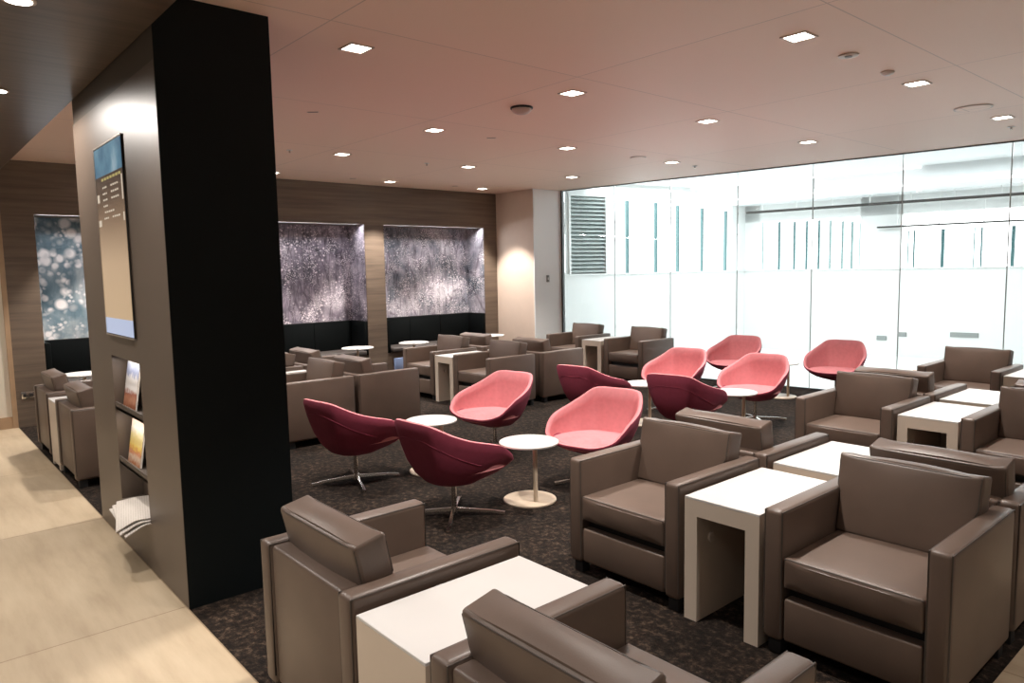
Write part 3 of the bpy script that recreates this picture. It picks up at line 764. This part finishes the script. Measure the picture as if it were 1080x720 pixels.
for k, (rz, dx, dy, dz, lab) in enumerate([(-3, .03, -.004, 0, 'bottom newspaper of the untidy stack sticking out of the niche'), (-8, .012, -.004, .010, 'middle newspaper of the untidy stack sticking out of the niche'), (-13, -.012, .004, .020, 'top newspaper of the untidy stack sticking out at the foot of the niche')]):
    t = thing('newspaper', (-4.415+dx, .985+dy, NZ0+.002+dz), R(rz), lab, 'newspaper', 'newspapers at the foot of the niche')
    b = bmesh.new(); nx, ny = 12, 8; W, D = .235, .105; V = []
    def drop(i, j):
        y = -D+2*D*j/ny; return -max(0, -.01-y)*(.12+.38*(i/nx)**2)
    for iz in (0, 1):
        V.append([[b.verts.new((-W+2*W*i/nx, -D+2*D*j/ny, iz*.006+drop(i, j))) for j in range(ny+1)] for i in range(nx+1)])
    for i in range(nx):
        for j in range(ny):
            b.faces.new((V[0][i][j], V[0][i][j+1], V[0][i+1][j+1], V[0][i+1][j])); b.faces.new((V[1][i][j], V[1][i+1][j], V[1][i+1][j+1], V[1][i][j+1]))
    bd = [(i, 0) for i in range(nx)]+[(nx, j) for j in range(ny)]+[(i, ny) for i in range(nx, 0, -1)]+[(0, j) for j in range(ny, 0, -1)]
    for q in range(len(bd)):
        (i, j), (i2, j2) = bd[q], bd[(q+1) % len(bd)]; b.faces.new((V[0][i][j], V[0][i2][j2], V[1][i2][j2], V[1][i][j]))
    MB().add(b).build('folded_sheets', M['newsprint'], t)

t = thing('wall_socket', (XW, 1.10, .31), 0, 'small silver power socket low on the timber wall beside the far armchair', 'power socket')
MB().box(.0005, .008, -.06, .06, 0, .075, .002).build('plate', M['chrome'], t)
for yy in (-.03, .03): MB().box(.008, .010, yy-.016, yy+.016, .02, .055, .001).build('outlet', M['dark'], t)
# light switch on the white return
t = thing('light_switch', (-8.43, 8.09, 1.40), 0, 'small grey switch plate on the white corner wall', 'light switch')
MB().box(.0005, .008, -.03, .03, 0, .11, .002).build('plate', M['grille'], t)
MB().box(.008, .013, -.012, .012, .035, .075, .002).build('rocker', M['white_plastic'], t)

# ------------------------------------------------------------------ ceiling fittings and lamps
def spot(x, y, z, power, size=100, blend=.55, col=(1, .925, .855), rad=.05):
    l = bpy.data.lights.new('spot', 'SPOT'); l.energy = power; l.spot_size = R(size); l.spot_blend = blend; l.color = col; l.shadow_soft_size = rad
    o = bpy.data.objects.new('spot_lamp', l); COL.objects.link(o); o.location = (x, y, z)
    return o
LXS, LYS = [-2.08, -3.74, -5.44, -7.09, -8.84], [2.1, 3.84, 5.53, 7.33]
rown = ['first', 'second', 'third', 'fourth']; coln = ['rightmost', 'second from right', 'middle', 'second from left', 'leftmost']
proto = None; ZL = ZC
for i, x in enumerate(LXS):
    for j, y in enumerate(LYS):
        yy = y+[.12, .02, 0, -.04, -.07][i]+(.15 if (i == 0 and j == 3) else 0)+(-.15 if i == 4 and j == 3 else 0)
        lab = 'square recessed ceiling downlight, %s row from the camera, %s column' % (rown[j], coln[i])
        if proto is None:
            t = thing('downlight', (x, yy, ZL), 0, lab, 'ceiling light', 'square ceiling downlights')
            f = MB()
            for (x0, x1, y0, y1) in ((-.075, .075, -.075, -.062), (-.075, .075, .062, .075), (-.075, -.062, -.062, .062), (.062, .075, -.062, .062)): f.box(x0, x1, y0, y1, -.007, -.001)
            f.build('frame', M['fixture'], t, smooth=False); MB().box(-.062, .062, -.062, .062, -.004, -.001).build('diffuser', M['downlight'], t, smooth=False)
            proto = t
        else: dup(proto, (x, yy, ZL), 0, lab)
        spot(x, yy, ZL-.02, (250, 250, 215, 215, 360)[i], 86 if i < 4 else 80, .6 if i < 4 else .35)
for (x, y, lab) in ((-3.56, .50, 'round downlight in the timber ceiling at the top edge of the picture'), (-5.30, .60, 'round downlight in the timber ceiling at the left edge of the picture')):
    t = thing('recessed_spotlight', (x, y, ZW), 0, lab, 'ceiling light', 'round spotlights in the timber ceiling')
    MB().cyl(0, 0, -.008, -.001, .062, seg=32).build('trim_ring', M['fixture'], t); MB().cyl(0, 0, -.0095, -.008, .048, seg=32).build('lamp', M['downlight'], t)
for (x, y, e) in ((-3.56, .48, 66), (-5.30, .50, 66), (-7.2, .3, 38), (-1.9, -.1, 72), (-3.6, -.9, 62), (-5.4, -1.0, 62), (-7.2, -1.2, 36), (-.2, .2, 45), (.4, 2.5, 50), (.4, 5, 50), (-8.6, .1, 20), (-.2, -1.6, 40)):
    z = ZW if y < TE else ZC
    spot(x, y, z-.02, e*1.7, 172 if y > .48 and y < .9 else 124, .35 if y > .48 and y < .9 else 1)
# smoke detector with black housing arc
t = thing('dome_camera', (-4.30, 3.87, ZC), 0, 'round ceiling dome fitting with a black rim, between the downlights', 'dome camera')
MB().cyl(0, 0, -.016, -.001, .088, seg=40, bev=.004).build('housing', M['dark'], t)
b = bmesh.new(); bmesh.ops.create_uvsphere(b, u_segments=28, v_segments=14, radius=.078)
bmesh.ops.delete(b, geom=[v for v in b.verts if v.co.z > .002], context='VERTS')
for v in b.verts: v.co.z = v.co.z*.55-.016
MB().add(b).build('dome', M['fixture'], t)
t = thing('ring_sprinkler', (-2.07, 4.55, ZC), 0, 'ring-shaped ceiling fitting nearest the right downlight', 'sprinkler')
f = MB().cyl(0, 0, -.008, -.001, .058, seg=32, bev=.002); f.build('plate', M['fixture'], t); MB().cyl(0, 0, -.013, -.008, .022, seg=24).build('nozzle', M['grille'], t)
t = thing('smoke_detector', (-2.085, 5.16, ZC), 0, 'small white disc smoke detector just beyond the ring-shaped fitting', 'smoke detector')
MB().cyl(0, 0, -.016, -.001, .036, .045, seg=32, bev=.003).build('body', M['white_plastic'], t); MB().cyl(0, 0, -.022, -.016, .02, .028, seg=24).build('sensor', M['white_plastic'], t)
proto = None
for (x, y, r, lab) in ((-5.43, 6.68, .09, 'pale round ceiling speaker near the glass wall, left of centre'), (-2.11, 6.93, .14, 'large faint round ceiling speaker at upper right, before the last downlight')):
    t = thing('ceiling_speaker', (x, y, ZC), 0, lab, 'ceiling speaker', 'round ceiling speakers')
    MB().cyl(0, 0, -.006, -.001, r, seg=40).build('rim', M['fixture'], t); MB().cyl(0, 0, -.0075, -.006, r*.9, seg=40).build('mesh_cover', M['ceiling'], t)
for (x, y, lab) in ((-5.475, 7.85, 'tiny white sprinkler head on the ceiling close to the glass, mid picture'), (-2.17, 8.2, 'tiny white sprinkler head on the ceiling by the glass at far right'), (-7.15, 3.24, 'tiny sprinkler head on the ceiling right beside the black column'), (-7.13, 4.91, 'tiny sprinkler head on the ceiling in front of the plum mural')):
    t = thing('sprinkler_head', (x, y, ZC), 0, lab, 'sprinkler', 'small ceiling sprinklers')
    MB().cyl(0, 0, -.005, -.001, .03, seg=24).build('escutcheon', M['white_plastic'], t); MB().cyl(0, 0, -.028, -.005, .009, seg=12).build('nozzle', M['chrome'], t)
for (x, y, lab) in ((-5.39, 2.65, 'small dark slot vent on the ceiling near the black column'), (-5.44, 4.50, 'small dark slot vent on the ceiling beyond the dome fitting'), (-8.80, 4.86, 'faint slot vent on the ceiling above the plum mural'), (-8.78, 6.54, 'faint slot vent on the ceiling above the grey mural')):
    t = thing('ceiling_slot_vent', (x, y, ZC), R(49), lab, 'vent', 'small ceiling slot vents')
    MB().box(-.045, .045, -.010, .010, -.004, -.001).build('plate', M['fixture'], t, smooth=False); MB().box(-.038, .038, -.005, .005, -.005, -.004).build('slot', M['beam'], t, smooth=False)

# a table of magazines beside the last armchair
t = dup([o for o in bpy.data.objects if o.name == 'round_table'][0], (-3.05, 8.35, 0), R(150), 'round white table with an open magazine, left of the armchair by the glass')
t = thing('open_magazine', (-3.02, 8.38, .421), R(25), 'open magazine with dark and orange pages on the round table by the glass', 'magazine')
f = MB(); f.poly([(-.14, -.10, 0), (0, -.10, 0), (0, .10, 0), (-.14, .10, 0)], .008); f.build('left_pages', M['paper'], t, smooth=False)
f = MB(); f.poly([(0, -.10, 0), (.14, -.10, .0), (.14, .10, .0), (0, .10, 0)], .008); f.build('right_pages', M['cover_yellow'], t, smooth=False)

# ------------------------------------------------------------------ added light in the hall, niche and alcove lamps
def area(loc, rot, sx, sy, power, col):
    l = bpy.data.lights.new('area', 'AREA'); l.shape = 'RECTANGLE'; l.size = sx; l.size_y = sy; l.energy = power; l.color = col
    o = bpy.data.objects.new('unseen_area_lamp', l); COL.objects.link(o); o.location = loc; o.rotation_euler = rot; return o
area(gp(3.6, 2.98, 1.6), (0, 0, math.atan2(GE.y, GE.x)), 8.0, 2.0, 190, (.93, .98, 1))  # unseen overhead light, added to brighten the hall

for z, e in ((1.13, 1.1), (.80, 1.1), (.48, .35)):
    l = bpy.data.lights.new('niche', 'AREA'); l.shape = 'RECTANGLE'; l.size = .5; l.size_y = .02; l.energy = e; l.color = (1, .9, .8)
    o = bpy.data.objects.new('niche_lamp', l); COL.objects.link(o); o.location = ((NX0+NX1)/2, TE+.025, z)
for a, b in BAYS:
    area((XW-.12, (a+b)/2, ZA-.02), (0, R(-22), 0), .05, b-a-.1, 13, (.97, .97, 1))
w = bpy.data.worlds.new('World'); SC.world = w; w.use_nodes = True
bg = w.node_tree.nodes['Background']; bg.inputs[0].default_value = (1, .90, .80, 1); bg.inputs[1].default_value = .12

# ------------------------------------------------------------------ camera
cam = bpy.data.cameras.new('Camera'); co = bpy.data.objects.new('Camera', cam); COL.objects.link(co)
p_, r_, y_ = R(5.633), R(-1.102), R(40.90)
fwd = Vector((-math.cos(y_)*math.cos(p_), math.sin(y_)*math.cos(p_), -math.sin(p_)))
rt = fwd.cross(Vector((0, 0, 1))).normalized(); up = rt.cross(fwd)
rt2 = math.cos(r_)*rt+math.sin(r_)*up; up2 = -math.sin(r_)*rt+math.cos(r_)*up
co.matrix_world = Matrix((( rt2.x, up2.x, -fwd.x, 0), (rt2.y, up2.y, -fwd.y, 0), (rt2.z, up2.z, -fwd.z, 1.6), (0, 0, 0, 1)))
cam.sensor_width = 36; cam.lens = 761.2/1080*36; cam.clip_start = .05
SC.camera = co
SC.view_settings.view_transform = 'Standard'; SC.view_settings.look = 'None'; SC.view_settings.gamma = 1; SC.view_settings.use_curve_mapping = False
SC.view_settings.exposure = 0
SC.cycles.use_denoising = True
SC.cycles.max_bounces = 8; SC.cycles.transparent_max_bounces = 12
SC.cycles.sample_clamp_indirect = 6
